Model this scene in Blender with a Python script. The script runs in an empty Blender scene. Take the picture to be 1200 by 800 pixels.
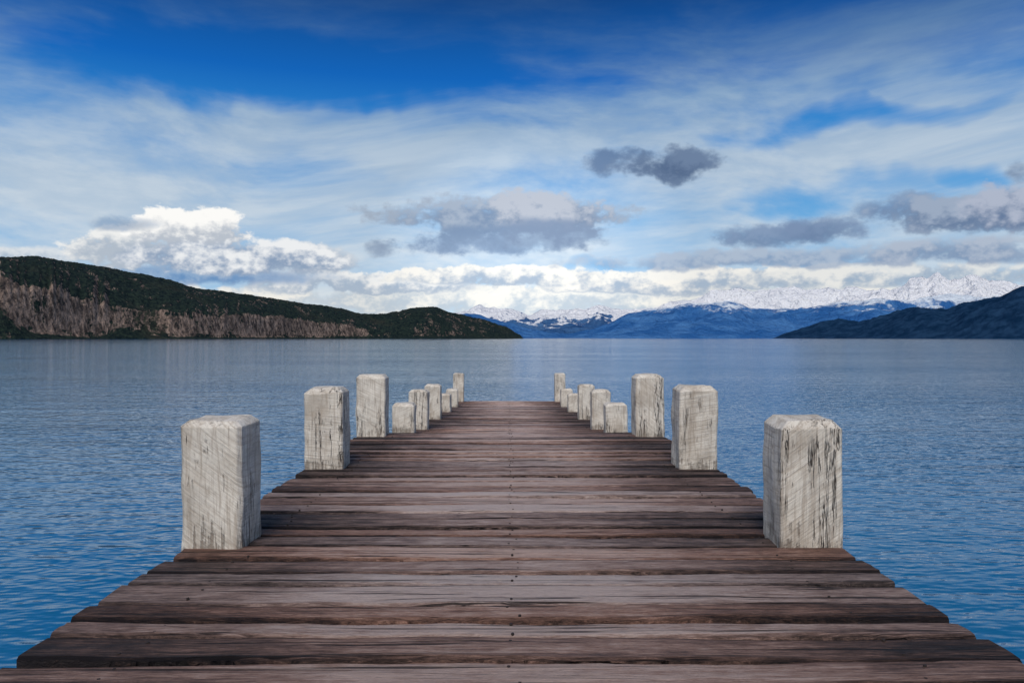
import bpy, bmesh, math, random
from mathutils import Vector, noise
random.seed(7)
scene = bpy.context.scene
scene.view_settings.view_transform = 'Standard'
scene.view_settings.look = 'None'
scene.view_settings.exposure = 0
H = 0.8            # eye height above the near deck (m)
CAMZ = 2.3         # eye height above the lake
F = 900.0          # focal length in photo pixels
HX, HY = 596.0, 396.0

# ------------------------------------------------------------ node helpers
class NT:
    def __init__(s, nt):
        s.nt = nt; s.n = nt.nodes; s.l = nt.links
    def put(s, sock, v):
        if v is None: return
        if isinstance(v, bpy.types.NodeSocket): s.l.new(v, sock)
        elif isinstance(v, (tuple, list)):
            if sock.type == 'RGBA' and len(v) == 3: v = (*v, 1)
            sock.default_value = v
        else: sock.default_value = v
    def m(s, op, a, b=None, c=None, clamp=False):
        n = s.n.new('ShaderNodeMath'); n.operation = op; n.use_clamp = clamp
        for i, v in enumerate((a, b, c)): s.put(n.inputs[i], v)
        return n.outputs[0]
    def mix(s, f, a, b, mode='MIX'):
        n = s.n.new('ShaderNodeMix'); n.data_type = 'RGBA'; n.blend_type = mode
        s.put(n.inputs[0], f); s.put(n.inputs[6], a); s.put(n.inputs[7], b)
        return n.outputs[2]
    def noise(s, vec, scale, detail=4, rough=0.5, dist=0.0, color=False):
        n = s.n.new('ShaderNodeTexNoise')
        s.put(n.inputs['Vector'], vec); n.inputs['Scale'].default_value = scale
        n.inputs['Detail'].default_value = detail; n.inputs['Roughness'].default_value = rough
        n.inputs['Distortion'].default_value = dist
        return n.outputs['Color' if color else 'Fac']
    def mapr(s, v, a, b, c=0.0, d=1.0, smooth=True):
        n = s.n.new('ShaderNodeMapRange')
        n.interpolation_type = 'SMOOTHSTEP' if smooth else 'LINEAR'
        s.put(n.inputs[0], v)
        for i, x in enumerate((a, b, c, d)): s.put(n.inputs[i+1], x)
        return n.outputs[0]
    def ramp(s, f, stops):
        n = s.n.new('ShaderNodeValToRGB'); s.put(n.inputs[0], f)
        e = n.color_ramp.elements
        e[0].position = stops[0][0]; e[0].color = (*stops[0][1], 1)
        e[1].position = stops[-1][0]; e[1].color = (*stops[-1][1], 1)
        for p, c in stops[1:-1]:
            q = e.new(p); q.color = (*c, 1)
        return n.outputs[0]
    def sep(s, v):
        n = s.n.new('ShaderNodeSeparateXYZ'); s.put(n.inputs[0], v); return n.outputs
    def comb(s, x, y, z):
        n = s.n.new('ShaderNodeCombineXYZ')
        for i, v in enumerate((x, y, z)): s.put(n.inputs[i], v)
        return n.outputs[0]
    def vm(s, op, a, b=None):
        n = s.n.new('ShaderNodeVectorMath'); n.operation = op
        s.put(n.inputs[0], a); s.put(n.inputs[1], b); return n.outputs[0]
    def bump(s, h, strength, dist, nrm=None):
        n = s.n.new('ShaderNodeBump'); n.inputs['Strength'].default_value = strength
        n.inputs['Distance'].default_value = dist
        s.put(n.inputs['Height'], h)
        if nrm is not None: s.put(n.inputs['Normal'], nrm)
        return n.outputs[0]

def srgb(r, g, b):
    f = lambda c: ((c/255+0.055)/1.055)**2.4 if c > 10 else c/255/12.92
    return (f(r), f(g), f(b))

def newmat(name):
    m = bpy.data.materials.new(name); m.use_nodes = True
    t = NT(m.node_tree); b = t.n['Principled BSDF']
    return m, t, b

def newobj(name, verts, faces, mat=None, parent=None, smooth=False):
    me = bpy.data.meshes.new(name); me.from_pydata(verts, [], faces); me.update()
    o = bpy.data.objects.new(name, me); scene.collection.objects.link(o)
    if mat: me.materials.append(mat)
    if smooth:
        for p in me.polygons: p.use_smooth = True
    if parent: o.parent = parent
    return o

# ------------------------------------------------------------ sky (world)
SUN_EL, SUN_ROT = math.radians(46), math.radians(190)   # behind the camera, a little left
w = bpy.data.worlds.new("sky"); scene.world = w; w.use_nodes = True
w.cycles.sampling_method = 'NONE'
t = NT(w.node_tree)
bg = t.n['Background']; bg.inputs['Strength'].default_value = 0.1
ns = t.n.new('ShaderNodeTexSky'); ns.sky_type = 'NISHITA'; ns.sun_disc = False
ns.sun_elevation = SUN_EL; ns.sun_rotation = SUN_ROT
tc = t.n.new('ShaderNodeTexCoord'); D = tc.outputs['Generated']
X, Y, Z = t.sep(D)
AZ = t.m('ARCTAN2', X, Y)
EL = t.m('ARCSINE', Z)
def ang(px, py):
    u = (px-HX)/F; v = (HY-py)/F; a = math.atan(u)
    return a, math.atan(v*math.cos(a))
n_big = t.noise(D, 9, 3, 0.55)
n_c = t.noise(t.vm('MULTIPLY', D, (1, 1, 1.6)), 20, 5, 0.56, 0.0)
n_f = t.noise(t.vm('MULTIPLY', D, (1, 1, 1.4)), 60, 3, 0.6)
n_w = t.noise(t.vm('ADD', D, (5, 3, 1)), 10, 1, 0.55)
NB0 = t.m('SUBTRACT', n_big, 0.5); NW0 = t.m('SUBTRACT', n_w, 0.5)
n_l = t.m('SUBTRACT', t.noise(D, 2.6, 1, 0.5), 0.5)
warp = t.vm('ADD', D, t.comb(t.m('MULTIPLY', n_l, 0.35), t.m('MULTIPLY', n_l, -0.2), t.m('MULTIPLY', n_l, 0.10)))
streak = t.noise(t.vm('MULTIPLY', warp, (1.8, 1.4, 7.5)), 1.9, 6, 0.58)
streak2 = t.noise(t.vm('MULTIPLY', warp, (5, 3, 20)), 2.2, 5, 0.60)
def c0(n): return t.m('SUBTRACT', n, 0.5)
NW = NW0; NB = NB0; NC = c0(n_c); NF = c0(n_f)
def ellipse(px, py, rx, ry, wa=0.06, we=0.03):
    a, e = ang(px, py)
    ra = rx/F*math.cos(a)**2; re = ry/F*math.cos(a)
    da = t.m('MULTIPLY', t.m('MULTIPLY_ADD', NW, wa, t.m('SUBTRACT', AZ, a)), 1/ra)
    de = t.m('MULTIPLY', t.m('MULTIPLY_ADD', NB, we, t.m('SUBTRACT', EL, e)), 1/re)
    return t.m('SUBTRACT', 1.0, t.m('MULTIPLY_ADD', da, da, t.m('MULTIPLY', de, de))), de
elr = t.m('DIVIDE', EL, 0.9, clamp=True)
blue = t.ramp(elr, [(0.0, srgb(170, 205, 232)), (0.08, srgb(130, 186, 230)), (0.17, srgb(95, 165, 220)),
                    (0.29, srgb(38, 130, 205)), (0.36, srgb(0, 96, 184)), (0.46, srgb(2, 60, 126)), (1.0, srgb(16, 72, 140))])
nish = t.mix(1.0, ns.outputs[0], (0.1*0.4, 0.1*0.75, 0.1*1.1, 1), 'MULTIPLY')
col = t.mix(0.10, blue, nish)
veil_e = t.ramp(elr, [(0.0, (0.72,)*3), (0.10, (0.64,)*3), (0.19, (0.72,)*3), (0.25, (0.82,)*3), (0.31, (0.62,)*3),
                      (0.36, (0.33,)*3), (0.42, (0.28,)*3), (0.5, (0.42,)*3), (0.7, (0.4,)*3), (1.0, (0.4,)*3)])
vf = t.m('MULTIPLY_ADD', c0(streak), 1.5, veil_e)
vf = t.m('MULTIPLY_ADD', c0(streak2), 0.45, vf)
for (px, py, rx, ry, k) in [(300, 86, 300, 46, -0.5), (980, 142, 220, 20, -0.45), (985, 228, 150, 28, -0.5),
                            (430, 168, 380, 34, 0.28), (900, 60, 380, 60, 0.42), (640, 140, 240, 40, 0.22),
                            (60, 200, 200, 50, 0.22), (1130, 205, 70, 18, -0.45), (720, 310, 80, 10, -.4)]:
    m_, _ = ellipse(px, py, rx, ry, 0.25, 0.09)
    vf = t.m('MULTIPLY_ADD', t.m('MAXIMUM', m_, 0.0), k, vf)
veil = t.m('MULTIPLY', t.mapr(vf, 0.1, 1.0), 0.92)
vcol = t.ramp(elr, [(0.0, srgb(232, 234, 232)), (0.12, srgb(212, 221, 228)), (0.25, srgb(186, 202, 217)), (0.33, srgb(148, 175, 201)),
                    (0.39, srgb(92, 128, 172)), (0.46, srgb(58, 94, 140)), (0.6, srgb(74, 112, 158)), (1.0, srgb(170, 190, 210))])
vcol = t.mix(t.mapr(streak2, 0.35, 0.68), t.mix(1.0, vcol, (0.82, 0.875, 0.935, 1), 'MULTIPLY'), vcol)
col = t.mix(veil, col, vcol)
W1 = srgb(240, 240, 238); G1 = srgb(138, 156, 180); G2 = srgb(108, 129, 160); LG = srgb(164, 180, 199)
# px, py, rx, ry, top colour, base colour, opacity, softness
clouds = [
 (640, 352, 460, 18, srgb(242, 239, 231), srgb(186, 198, 209), .92, .45),
 (800, 330, 200, 14, srgb(244, 241, 234), LG, .92, .35),
 (420, 332, 150, 14, W1, LG, .92, .35),
 (590, 324, 110, 12, srgb(240, 238, 232), LG, .92, .35),
 (1060, 322, 180, 14, srgb(228, 229, 227), srgb(156, 175, 196), .88, .5),
 (30, 298, 90, 9, srgb(225, 228, 230), LG, .8, .8),
 (200, 322, 200, 11, srgb(145, 172, 203), srgb(90, 134, 184), .9, .9),
 (340, 304, 78, 17, srgb(200, 207, 216), srgb(136, 157, 184), .92, .7),
 (150, 290, 62, 22, W1, srgb(176, 187, 200), .95, .4),
 (225, 276, 64, 28, srgb(252, 251, 248), srgb(184, 192, 203), 1.0, .35),
 (265, 300, 125, 20, srgb(236, 238, 240), srgb(136, 157, 185), 1.0, .6),
 (148, 262, 45, 8, srgb(128, 157, 190), G1, .7, 1.1),
 (590, 252, 130, 20, srgb(158, 171, 189), srgb(118, 139, 168), .96, .65),
 (640, 246, 65, 21, srgb(178, 185, 198), srgb(120, 139, 166), .96, .55),
 (565, 284, 100, 17, srgb(120, 142, 172), srgb(134, 157, 187), .94, .8),
 (645, 276, 60, 18, srgb(126, 145, 173), srgb(142, 163, 189), .92, .8),
 (447, 291, 24, 11, G1, G1, .9, 1.1),
 (728, 190, 46, 13, srgb(98, 123, 159), G2, .9, .9),
 (788, 194, 52, 19, srgb(106, 127, 158), srgb(80, 102, 136), .97, .8),
 (900, 276, 68, 13, srgb(128, 150, 182), srgb(108, 133, 168), .92, .9),
 (965, 268, 48, 15, srgb(122, 144, 177), srgb(102, 126, 161), .92, .9),
 (900, 303, 220, 11, srgb(172, 186, 205), srgb(130, 154, 186), .9, .9),
 (1060, 245, 50, 15, srgb(126, 151, 184), srgb(104, 128, 164), .9, .9),
 (1130, 250, 95, 21, srgb(156, 171, 193), srgb(98, 121, 155), .97, .7),
 (1190, 240, 60, 27, srgb(174, 183, 202), srgb(102, 124, 157), .97, .7),
 (1130, 292, 120, 16, srgb(174, 186, 204), srgb(118, 144, 178), .94, .85),
 (1195, 200, 18, 12, G2, G2, .8, 1.1),
]
FN = t.m('MULTIPLY_ADD', NC, 3.0, t.m('MULTIPLY', NF, 1.2))
SN = t.m('MULTIPLY_ADD', NC, 3.0, t.m('MULTIPLY', NF, 2.0))
for (px, py, rx, ry, ct, cb, op, sf) in clouds:
    f, de = ellipse(px, py, rx*1.18, ry*1.18, 0.05, 0.02)
    f = t.m('ADD', f, FN)
    mask = t.mapr(f, -0.1*sf, sf, 0.0, op)
    cc = t.mix(t.mapr(t.m('MULTIPLY_ADD', de, 0.55, SN), -0.55, 0.45), cb, ct)
    col = t.mix(mask, col, cc)
# slightly brighter veil over the middle of the lake
g2_, _ = ellipse(622, 300, 190, 150, 0.0, 0.0)
gl = t.m('MULTIPLY_ADD', t.m('MAXIMUM', g2_, 0.0), 0.26, 1.0)
col = t.mix(1.0, col, t.comb(gl, gl, gl), 'MULTIPLY')
col = t.mix(t.mapr(Z, -0.02, 0.0), srgb(70, 110, 140)+(1,), col)
t.put(bg.inputs['Color'], t.mix(1.0, col, (10, 10, 10, 1), 'MULTIPLY'))

# ------------------------------------------------------------ sun
sd = bpy.data.lights.new("sun", 'SUN'); sd.energy = 2.9; sd.angle = math.radians(24); sd.color = (1, 0.93, 0.84)
so = bpy.data.objects.new("sun", sd); scene.collection.objects.link(so)
sdir = Vector((math.sin(SUN_ROT)*math.cos(SUN_EL), math.cos(SUN_ROT)*math.cos(SUN_EL), math.sin(SUN_EL)))
so.rotation_euler = sdir.to_track_quat('Z', 'Y').to_euler()
so.location = (0, 0, 30)

# ------------------------------------------------------------ camera
cd = bpy.data.cameras.new("camera"); cam = bpy.data.objects.new("camera", cd); scene.collection.objects.link(cam)
cd.sensor_width = 36; cd.lens = F/1200*36; cd.clip_end = 200000; cd.clip_start = 0.05
cam.location = (0, 0, CAMZ)
cam.rotation_euler = (math.radians(90)-math.atan(4/F), 0, -math.atan(4/F))
scene.camera = cam

# ------------------------------------------------------------ lake
m, t, b = newmat("lake_water_mat")
geo = t.n.new('ShaderNodeNewGeometry'); P = geo.outputs['Position']
wv = t.vm('MULTIPLY', P, (0.5, 1.0, 1))
a1 = t.noise(wv, 0.7, 2, 0.5)
a2 = t.noise(wv, 3.0, 2, 0.58, 0.4)
a3 = t.noise(wv, 10.0, 1, 0.5)
patch = t.mapr(t.noise(t.vm('MULTIPLY', P, (0.25, 1, 1)), 0.05, 2, 0.6), 0.3, 0.7, 0.55, 1.15)
hh = t.m('MULTIPLY_ADD', a1, 0.080, t.m('MULTIPLY', a2, 0.052))
hh = t.m('MULTIPLY_ADD', a3, 0.022, hh)
hh = t.m('MULTIPLY', hh, patch)
t.put(b.inputs['Normal'], t.bump(hh, 1.0, 0.8))
b.inputs['Base Color'].default_value = (0.008, 0.118, 0.250, 1)
b.inputs['Roughness'].default_value = 0.06
b.inputs['IOR'].default_value = 1.36
b.inputs['Specular Tint'].default_value = (0.72, 0.91, 1.0, 1)
S = 90000
newobj("lake_water", [(-S, -S, 0), (S, -S, 0), (S, S, 0), (-S, S, 0)], [(0, 1, 2, 3)], m)

# ------------------------------------------------------------ terrain
def interp(pts, x):
    if x <= pts[0][0]: return pts[0][1]
    for (x0, y0), (x1, y1) in zip(pts, pts[1:]):
        if x <= x1:
            k = (x-x0)/(x1-x0); k2 = k*k*(3-2*k); k = 0.5*k+0.5*k2
            return y0+(y1-y0)*k
    return pts[-1][1]

def hill(name, ridge, shore, depth, mat, cols, rows, prof, amp, nscale, fine, fscale, ridged=False, seed=0, jag=0):
    """ridge: bearing -> skyline elevation; shore: bearing -> distance of waterline."""
    x0, x1 = ridge[0][0], ridge[-1][0]
    vs, fs = [], []
    back = max(4, rows//5)
    for i in range(cols+1):
        px = x0+(x1-x0)*i/cols
        u = (px-HX)/F
        ds = interp(shore, px); dr = ds+depth
        hr = max(0.0, (HY-interp(ridge, px))/F*dr)
        if jag: hr *= 1+jag*(noise.ridged_multi_fractal(Vector((px*0.03, seed, 0)), 0.9, 2.2, 4, 1.0, 2.0)-1.1)
        for j in range(rows+back+1):
            tt = j/rows
            d = ds+depth*tt
            x = u*d; y = d
            if tt <= 1: base = hr*prof(tt, px)
            else: base = hr*(1-(tt-1)*2.2)
            env = min(1, tt*5)*min(1, hr/(amp*2+1e-3))
            p = Vector((x*nscale, y*nscale, seed*7.3))
            if ridged: n = (noise.ridged_multi_fractal(p, 1.0, 2.1, 6, 1.0, 2.0)-1.1)*0.7
            else: n = noise.fractal(p, 0.9, 2.1, 5)
            kill = 1-0.75*max(0, 1-abs(tt-1)*3)
            n2 = noise.noise(Vector((x*fscale, y*fscale, seed)))+0.6*noise.noise(Vector((x*fscale*2.3, y*fscale*2.3, seed+3)))
            z = base+env*amp*n*kill*math.sin(min(1, tt)*math.pi*0.5)+n2*fine*min(1, tt*8)*min(1, hr/(fine*4))
            vs.append((x, y, z if j else -3.0))
    R = rows+back+1
    for i in range(cols):
        for j in range(R-1):
            a = i*R+j
            fs.append((a, a+R, a+R+1, a+1))
    return newobj(name, vs, fs, mat, smooth=True)

m, t, b = newmat("forest_and_cliff")
geo = t.n.new('ShaderNodeNewGeometry'); P = geo.outputs['Position']
nz = t.sep(geo.outputs['True Normal'])[2]
forest = t.mix(t.mapr(t.noise(P, 0.09, 4, 0.7), 0.38, 0.66), (0.005, 0.013, 0.015, 1), (0.028, 0.044, 0.032, 1))
forest = t.mix(t.mapr(t.noise(P, 0.008, 4, 0.6), 0.52, 0.72, 0, .35), forest, (0.06, 0.055, 0.038, 1))
rockn = t.noise(t.vm('MULTIPLY', P, (1, 1, 0.35)), 0.10, 6, 0.74)
rock = t.mix(t.mapr(rockn, 0.38, 0.64), (0.050, 0.040, 0.036, 1), (0.38, 0.275, 0.215, 1))
rock = t.mix(t.mapr(t.noise(P, 0.012, 3, 0.6), 0.45, 0.65, 0, .5), rock, (0.09, 0.07, 0.06, 1))
pz = t.sep(P)[2]
steep = t.mapr(t.m('MULTIPLY_ADD', t.m('SUBTRACT', t.noise(P, 0.018, 6, 0.74), 0.5), 2.2, nz), 0.42, 0.54, 1, 0)
steep = t.m('MULTIPLY', steep, t.mapr(t.m('ADD', pz, t.m('MULTIPLY', t.noise(P, 0.03, 3), 14)), 6, 12))
c = t.mix(steep, forest, rock)
t.put(b.inputs['Base Color'], c)
b.inputs['Roughness'].default_value = 0.95; b.inputs['Specular IOR Level'].default_value = 0.1
t.put(b.inputs['Normal'], t.bump(t.noise(P, 0.12, 4, 0.7), 1.0, 10.0))
def prof_left(tt, px):
    cf = interp([(-500, .55), (0, .60), (60, .52), (110, .42), (170, .36), (200, .42), (240, .40), (300, .50), (400, .46), (450, .2), (620, .2)], px)
    cf += 0.07*noise.noise(Vector((px*0.05, 0, 0)))+0.06*noise.noise(Vector((px*0.15, 5, 0)))
    tb = max(0, interp([(-500, .2), (-60, .10), (0, .28), (45, .06), (110, .02), (150, .12), (190, .04), (300, .03), (620, .08)], px))
    if tt < .09: return tb*(tt/.09)
    if tt < .15: return tb+(cf-tb)*((tt-.09)/.06)
    k = (tt-.15)/.85
    return cf+(1-cf)*math.sin(k*math.pi/2)**0.9
ridgeL = [(-700, 330), (-500, 300), (-300, 312), (-120, 300), (0, 303), (40, 302), (80, 307), (120, 312), (160, 319), (200, 328), (240, 339), (280, 345),
          (330, 351), (370, 357), (400, 362), (425, 368), (445, 369), (465, 366), (482, 361), (505, 360), (525, 365), (560, 373), (590, 382), (608, 391), (614, 396)]
shoreL = [(-700, 900), (-300, 1100), (0, 1450), (200, 1800), (450, 2600), (614, 3200)]
hill("forested_hill", ridgeL, shoreL, 430, m, 1000, 72, prof_left, 16, 0.006, 3.2, 0.08, seed=1)

def mtn_mat(name, dark, light, ns, snow=None, snowh=(0, 1), snown=0, bumpd=30):
    m, t, b = newmat(name)
    geo = t.n.new('ShaderNodeNewGeometry'); P = geo.outputs['Position']
    nn = t.noise(P, ns, 5, 0.65)
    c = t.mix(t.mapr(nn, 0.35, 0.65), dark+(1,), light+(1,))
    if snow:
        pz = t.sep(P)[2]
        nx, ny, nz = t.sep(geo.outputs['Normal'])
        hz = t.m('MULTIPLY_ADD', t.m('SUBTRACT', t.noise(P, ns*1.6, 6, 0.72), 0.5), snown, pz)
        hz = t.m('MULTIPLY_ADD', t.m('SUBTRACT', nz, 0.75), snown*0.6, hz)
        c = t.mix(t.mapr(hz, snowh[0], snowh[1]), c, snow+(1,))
    t.put(b.inputs['Base Color'], c); b.inputs['Roughness'].default_value = 1
    b.inputs['Specular IOR Level'].default_value = 0.0
    t.put(b.inputs['Normal'], t.bump(t.noise(P, ns*3, 5, 0.65), 1.0, bumpd))
    return m
def prof_s(tt, px): return math.sin(tt*math.pi/2)**1.1
def prof_l(tt, px): return tt**0.85
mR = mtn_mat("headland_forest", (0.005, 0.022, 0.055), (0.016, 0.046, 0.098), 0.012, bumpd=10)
ridgeR = [(905, 396), (925, 389), (945, 383), (968, 377), (990, 376), (1010, 379), (1035, 371), (1055, 363), (1075, 359), (1092, 361), (1110, 364), (1135, 356),
          (1165, 350), (1200, 338), (1260, 325), (1400, 305), (1600, 300), (1900, 330)]
shoreR = [(905, 5200), (1200, 3600), (1900, 2000)]
hill("forested_headland", ridgeR, shoreR, 900, mR, 700, 50, prof_s, 55, 0.0022, 8, 0.025, seed=4)

mM = mtn_mat("hazed_mountain_rock", (0.030, 0.13, 0.36), (0.08, 0.23, 0.50), 0.0016, snow=(0.78, 0.86, 0.93), snowh=(640, 800), snown=900, bumpd=260)  # blue of the distance haze is painted into the rock colours
ridgeM = [(520, 372), (548, 366), (575, 373), (600, 380), (625, 386), (645, 389), (668, 391), (690, 386), (712, 379), (738, 368), (765, 363), (790, 360), (815, 356),
          (835, 353), (855, 352), (880, 361), (905, 364), (930, 362), (965, 357), (1000, 352), (1030, 347), (1060, 350), (1100, 347), (1150, 347), (1200, 344), (1300, 338), (1500, 345)]
shoreM = [(520, 12000), (1500, 12000)]
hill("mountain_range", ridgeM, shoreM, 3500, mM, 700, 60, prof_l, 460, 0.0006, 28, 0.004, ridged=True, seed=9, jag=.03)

mS = mtn_mat("hazed_snowy_rock", (0.030, 0.10, 0.26), (0.08, 0.19, 0.38), 0.0009, snow=(0.95, 0.96, 0.98), snowh=(640, 780), snown=1700, bumpd=500)  # aerial haze baked into the base colours below the snow
ridgeS = [(470, 380), (520, 372), (545, 364), (562, 359), (590, 362), (620, 368), (650, 364), (680, 363), (700, 359), (730, 363), (760, 360), (790, 352), (815, 349), (835, 340),
          (860, 336), (885, 342), (905, 341), (930, 338), (960, 341), (990, 339), (1020, 341), (1045, 339), (1062, 331), (1078, 324), (1088, 329), (1100, 322), (1112, 329), (1128, 327), (1145, 321),
          (1160, 329), (1180, 325), (1200, 331), (1300, 328), (1500, 345)]
shoreS = [(470, 22000), (1500, 22000)]
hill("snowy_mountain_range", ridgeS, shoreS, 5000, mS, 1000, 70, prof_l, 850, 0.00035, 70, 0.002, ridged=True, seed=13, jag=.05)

# ------------------------------------------------------------ pier
m, t, b = newmat("weathered_planks"); plank_mat = m
geo = t.n.new('ShaderNodeNewGeometry'); P = geo.outputs['Position']
at = t.n.new('ShaderNodeAttribute'); at.attribute_name = "pid"; pid = at.outputs['Fac']
ae = t.n.new('ShaderNodeAttribute'); ae.attribute_name = "edge"; edge = ae.outputs['Fac']
off = t.comb(t.m('MULTIPLY', pid, 37.0), t.m('MULTIPLY', pid, 91.0), t.m('MULTIPLY', pid, 13.0))
Q = t.vm('ADD', P, off)
g1 = t.noise(t.vm('MULTIPLY', Q, (1.3, 26, 8)), 1.6, 5, 0.68, 0.4)
g2 = t.noise(t.vm('MULTIPLY', Q, (7, 130, 20)), 2.0, 5, 0.80, 0.2)
g3 = t.noise(t.vm('MULTIPLY', Q, (3.5, 8, 1)), 2.0, 5, 0.76)
tone_noise = t.noise(t.vm('MULTIPLY', P, (1, 1.3, 1)), 1.1, 4, 0.65)
px_, py_, pz_ = t.sep(P)
v = t.m('MULTIPLY_ADD', g1, 0.50, t.m('MULTIPLY', g2, 0.78))
v = t.m('MULTIPLY_ADD', g3, 0.44, v)
v = t.m('MULTIPLY_ADD', t.m('SUBTRACT', pid, 0.5), 0.22, v)
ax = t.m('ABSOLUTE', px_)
centre_tone = t.mapr(t.m('MULTIPLY_ADD', t.m('SUBTRACT', tone_noise, 0.5), 1.1, ax), 0.15, 1.20, 0.035, -0.22)  # lighter along the middle of the deck, darker towards both sides
v = t.m('ADD', v, centre_tone)
eg = t.mapr(t.m('MULTIPLY_ADD', t.m('SUBTRACT', g3, 0.5), 0.9, edge), 0.68, 1.08, 0.0, -0.22)
v = t.m('ADD', v, eg)
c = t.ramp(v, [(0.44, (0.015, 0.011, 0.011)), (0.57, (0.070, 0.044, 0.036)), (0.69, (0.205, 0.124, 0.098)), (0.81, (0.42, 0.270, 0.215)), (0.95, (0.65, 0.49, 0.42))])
hue = t.n.new('ShaderNodeHueSaturation'); t.put(hue.inputs['Color'], c)
t.put(hue.inputs['Saturation'], t.mapr(t.m('FRACT', t.m('MULTIPLY', pid, 7.3)), 0, 1, 0.72, 1.2, smooth=False)); c = hue.outputs[0]
crack = t.mapr(t.noise(t.vm('MULTIPLY', Q, (0.7, 45, 5)), 1.5, 4, 0.6, 0.8), 0.58, 0.63)
c = t.mix(t.m('MULTIPLY', crack, 0.85), c, (0.008, 0.006, 0.005, 1))
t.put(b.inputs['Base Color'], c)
t.put(b.inputs['Roughness'], t.mapr(g1, 0.3, 0.7, 0.55, 0.85))
b.inputs['Specular IOR Level'].default_value = 0.22
bh = t.m('MULTIPLY_ADD', g1, 0.5, t.m('MULTIPLY', g2, 0.9))
bh = t.m('SUBTRACT', bh, t.m('MULTIPLY', crack, 0.7))
t.put(b.inputs['Normal'], t.bump(bh, 1.0, 0.018))

prof = [(-4, 1.0), (8.0, 1.0), (10.2, 1.262), (12.0, 1.435), (14.2, 1.50), (16.6, 1.61), (19.0, 1.70), (21.9, 1.80)]
def deckz(y):
    d = y/H
    for (a, za), (b_, zb) in zip(prof, prof[1:]):
        if d <= b_: return CAMZ-H*(za+(zb-za)*(d-a)/(b_-a))
    return CAMZ-H*prof[-1][1]
XC = 0.015
HWID = 1.25
YEND = 21.9*H
verts, faces, pids, edges = [], [], [], []
nailpos = []
y = -3.0; TH = 0.045
while y < YEND-0.05:
    wd = random.choice([0.100, 0.112, 0.122, 0.13, 0.14, 0.152])+random.uniform(-.007, .007)
    gap = random.choice([0.016, 0.019, 0.023, 0.028, 0.034])
    yc = y+wd/2
    r = random.random()
    xl = XC-HWID-random.uniform(-.008, .012); xr = XC+HWID+random.uniform(-.008, .012)
    yaw = random.uniform(-.003, .003); roll = random.uniform(-.018, .018); lift = random.uniform(-.004, .004)
    zl = deckz(yc-wd/2); zr = deckz(yc+wd/2)
    NS = 70
    base = len(verts)
    e = 0.008
    sec = [(-.5, -TH), (-.5, -e), (-.5+e/wd, 0), (-.25, 0.001), (0, 0.0015), (.25, 0.001), (.5-e/wd, 0), (.5, -e), (.5, -TH)]
    for i in range(NS+1):
        x = xl+(xr-xl)*i/NS
        bow = 0.005*math.sin(3*x+r*20)
        for k, (sy, sz) in enumerate(sec):
            ed = 0.0
            if k in (0, 1, 2): ed = 0.010*noise.noise(Vector((x*3, r*50, 1)))+0.006*noise.noise(Vector((x*15, r*50, 4)))+.003*noise.noise(Vector((x*40, r*50, 4)))
            if k in (6, 7, 8): ed = 0.010*noise.noise(Vector((x*3, r*50, 9)))+0.006*noise.noise(Vector((x*15, r*50, 14)))+.003*noise.noise(Vector((x*40, r*50, 4)))
            ezz = 0.004*noise.noise(Vector((x*4, sy*4+r*30, 2))) if sz > -0.03 else 0
            yy = yc+sy*wd+ed+yaw*x*4
            zz = zl+(zr-zl)*(sy+.5)+sz+lift+roll*sy*wd*3+ezz+bow*0.5
            verts.append((x, yy, zz)); pids.append(r); edges.append(abs(sy)*2)
    n = len(sec)
    for i in range(NS):
        for k in range(n):
            a = base+i*n+k; a2 = base+i*n+(k+1) % n
            faces.append((a, a2, a2+n, a+n))
    faces.append(tuple(base+k for k in range(n))[::-1]); faces.append(tuple(base+NS*n+k for k in range(n)))
    for nx in (-0.98, 0.0, 0.98):
        for sy in (-.27, .27):
            nailpos.append((XC+nx+random.uniform(-.02, .02), yc+sy*wd+random.uniform(-.012, .012), zl+(zr-zl)*(sy+.5)+lift+0.003))
    y += wd+gap
pier = bpy.data.objects.new("wooden_pier", None); scene.collection.objects.link(pier)
pl = newobj("deck_planks", verts, faces, plank_mat, pier)
at_ = pl.data.attributes.new("pid", 'FLOAT', 'POINT'); at_.data.foreach_set('value', pids)
at_ = pl.data.attributes.new("edge", 'FLOAT', 'POINT'); at_.data.foreach_set('value', edges)
bm = bmesh.new(); bm.from_mesh(pl.data); bmesh.ops.recalc_face_normals(bm, faces=bm.faces); bm.to_mesh(pl.data); bm.free()
nm, t, b = newmat("rusty_iron"); b.inputs['Base Color'].default_value = (0.03, 0.02, 0.016, 1); b.inputs['Roughness'].default_value = 0.7; b.inputs['Metallic'].default_value = 0.3
vs, fs = [], []
for (x, yy, z) in nailpos:
    s0 = len(vs)
    for k in range(8):
        a = k*math.pi/4; vs.append((x+.005*math.cos(a), yy+.005*math.sin(a), z-.01))
    for k in range(8):
        a = k*math.pi/4; vs.append((x+.0042*math.cos(a), yy+.0042*math.sin(a), z))
    fs.append(tuple(s0+8+k for k in range(8)))
    for k in range(8): fs.append((s0+k, s0+(k+1) % 8, s0+8+(k+1) % 8, s0+8+k))
newobj("nails", vs, fs, nm, pier)
dm, t, b = newmat("dark_beam_wood"); geo = t.n.new('ShaderNodeNewGeometry')
t.put(b.inputs['Base Color'], t.mix(t.noise(t.vm('MULTIPLY', geo.outputs['Position'], (30, 2, 30)), 1, 4), (0.012, 0.009, 0.008, 1), (0.04, 0.03, 0.025, 1)))
b.inputs['Roughness'].default_value = 0.85
vs, fs = [], []
ys = [-3.0]+[p[0]*H for p in prof[1:]]
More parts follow.
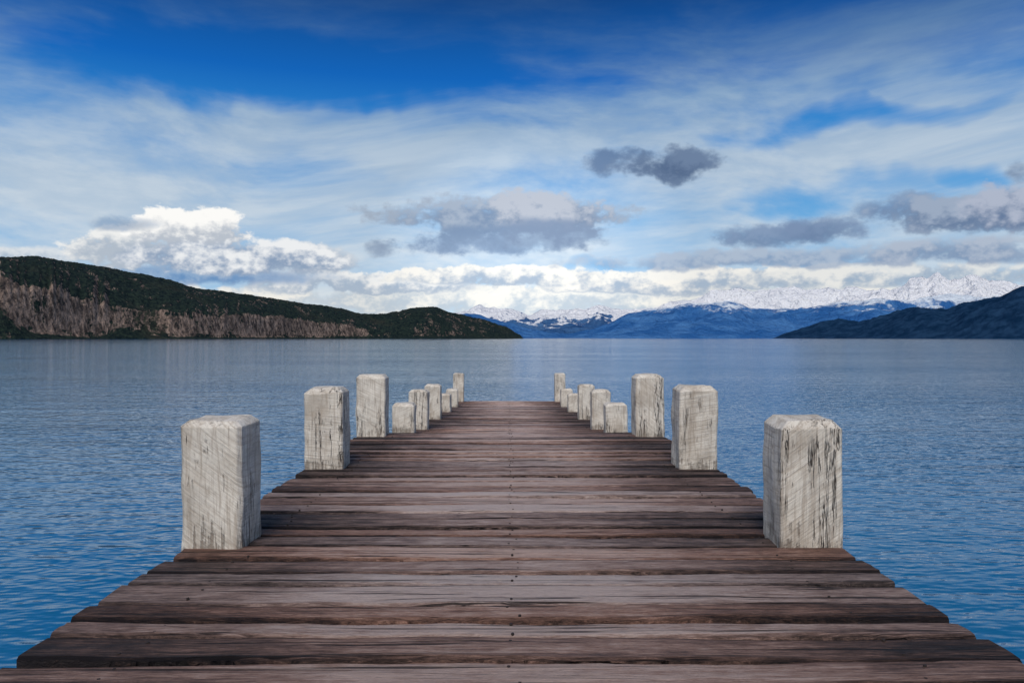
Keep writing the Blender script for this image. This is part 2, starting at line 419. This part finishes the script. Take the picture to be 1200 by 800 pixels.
for sx in (-1.0, -.35, .35, 1.0):
    s0 = len(vs)
    for yy in ys:
        z = deckz(yy)-TH-0.012
        for dx, dz in ((-.05, 0), (.05, 0), (.05, -.2), (-.05, -.2)): vs.append((XC+sx+dx, yy, z+dz))
    for i in range(len(ys)-1):
        for k in range(4):
            a = s0+i*4+k; a2 = s0+i*4+(k+1) % 4; fs.append((a, a2, a2+4, a+4))
    fs.append((s0, s0+1, s0+2, s0+3)); e0 = s0+4*(len(ys)-1); fs.append((e0+3, e0+2, e0+1, e0))
newobj("stringer_beams", vs, fs, dm, pier)

# posts
m, t, b = newmat("peeling_white_paint"); post_mat = m
tc = t.n.new('ShaderNodeTexCoord'); oi = t.n.new('ShaderNodeObjectInfo'); rnd = oi.outputs['Random']
P = tc.outputs['Object']
off = t.comb(t.m('MULTIPLY', rnd, 53.0), t.m('MULTIPLY', rnd, 17.0), t.m('MULTIPLY', rnd, 29.0))
Q = t.vm('ADD', P, off)
vr = t.n.new('ShaderNodeVectorRotate'); vr.rotation_type = 'Y_AXIS'; t.put(vr.inputs['Vector'], P)
t.put(vr.inputs['Angle'], t.mapr(rnd, 0, 1, -0.75, 0.75, smooth=False))
sc = t.noise(t.vm('ADD', t.vm('MULTIPLY', vr.outputs[0], (4, 4, 70)), off), 1.5, 5, 0.68, 0.6)      # saw marks
gr = t.noise(t.vm('MULTIPLY', Q, (50, 50, 3)), 1.2, 6, 0.68, 0.5)                  # vertical grain
bl = t.noise(Q, 9, 6, 0.7)
grime = t.noise(Q, 4.0, 6, 0.65)
paint = t.mix(t.mapr(sc, 0.33, 0.56), (0.52, 0.46, 0.385, 1), (0.73, 0.675, 0.585, 1))
paint = t.mix(t.mapr(gr, 0.36, 0.52, 0.7, 0), paint, (0.40, 0.335, 0.27, 1))
paint = t.mix(t.mapr(grime, 0.42, 0.68, 0, .6), paint, (0.34, 0.275, 0.21, 1))
pv = t.m('MULTIPLY_ADD', gr, 0.62, t.m('MULTIPLY', bl, 0.45))
pz = t.sep(P)[2]
pv = t.m('ADD', pv, t.mapr(pz, 0.0, 0.12, 0.09, 0.0))
peel = t.mapr(pv, 0.60, 0.68)
bare = t.mix(gr, (0.08, 0.06, 0.046, 1), (0.25, 0.195, 0.15, 1))
c = t.mix(t.m('MULTIPLY', peel, 0.75), paint, bare)
ck = t.noise(t.vm('MULTIPLY', Q, (13, 13, 0.8)), 1.0, 6, 0.68, 0.3)
ckm = t.mapr(t.m('ABSOLUTE', t.m('SUBTRACT', ck, 0.5)), 0.001, 0.012, 1, 0)
ckm = t.m('MULTIPLY', ckm, t.mapr(t.noise(t.vm('MULTIPLY', Q, (1, 1, 0.4)), 5.0, 3), 0.50, 0.58, 0, 0.95))
c = t.mix(ckm, c, (0.03, 0.02, 0.016, 1))
t.put(b.inputs['Base Color'], c); b.inputs['Roughness'].default_value = 0.85; b.inputs['Specular IOR Level'].default_value = 0.15
bh = t.m('MULTIPLY_ADD', sc, 0.5, t.m('MULTIPLY', gr, 0.6))
bh = t.m('SUBTRACT', bh, t.m('MULTIPLY_ADD', peel, 0.3, ckm))
t.put(b.inputs['Normal'], t.bump(bh, 0.8, 0.014))

PW = 0.295*H
def post(side, d, hgt, zb=None, rot=0.0, lean=0.0):
    yb = d*H
    z0 = deckz(yb)
    cx = XC+side*(1.575*H-PW/2); cy = yb+PW/2
    low = -1.0-z0
    ch = random.uniform(.022, .034); ci = random.uniform(.024, .034)
    vch = random.uniform(.008, .018)
    zs = [low, -0.4, -.1, 0.0]+[hgt*H*k/12 for k in range(1, 12)]+[hgt*H-ch]
    hw = PW/2
    rings = []
    sd_ = random.random()*100
    def ring(z, s, vc, amp=1):
        pts = []
        cs = [(-1, -1), (1, -1), (1, 1), (-1, 1)]
        out = []
        for k in range(4):
            a = Vector(cs[k]+(0,))*s; b2 = Vector(cs[(k+1) % 4]+(0,))*s
            dr = (b2-a).normalized()
            p0 = a+dr*vc; p1 = b2-dr*vc
            for q in range(7): out.append(p0+(p1-p0)*q/6)
        for p in out:
            nn = Vector((noise.noise(Vector((p.x*11+sd_, p.y*11, z*8))), noise.noise(Vector((p.x*11, p.y*11+sd_, z*8+7))), 0))
            pts.append((p.x+nn.x*.008*amp, p.y+nn.y*.008*amp, z+0.010*noise.noise(Vector((p.x*7+sd_, p.y*7, 3)))))
        return pts
    for z in zs: rings.append(ring(z, hw, vch))
    rings.append(ring(hgt*H, hw-ci, vch))
    vs, fs = [], []
    for r_ in rings: vs += r_
    n = len(rings[0])
    for i in range(len(rings)-1):
        for k in range(n):
            a = i*n+k; a2 = i*n+(k+1) % n; fs.append((a, a2, a2+n, a+n))
    s0 = len(vs)
    vs.append((0, 0, hgt*H+0.002)); top = (len(rings)-1)*n
    for k in range(n): fs.append((top+k, top+(k+1) % n, s0))
    o = newobj("wooden_post", vs, fs, post_mat)
    o.location = (cx, cy, z0)
    o.rotation_euler = (random.uniform(-.008, .008), lean, rot)
    mod = o.modifiers.new("bevel", 'BEVEL'); mod.width = 0.004; mod.segments = 2; mod.limit_method = 'ANGLE'; mod.angle_limit = math.radians(25)
    return o
specs = [(3.64, .61, .61), (5.84, .62, .63), (7.83, .625, .625), (10.23, .39, .39), (11.95, .62, .62), (14.2, .64, .64), (16.7, .40, .40), (19.0, .44, .44), (21.5, .80, .80)]
for d, hl, hr in specs:
    post(-1, d, hl, rot=random.uniform(-.03, .03), lean=random.uniform(-.01, .01))
    post(1, d, hr, rot=random.uniform(-.03, .03), lean=random.uniform(-.01, .01))
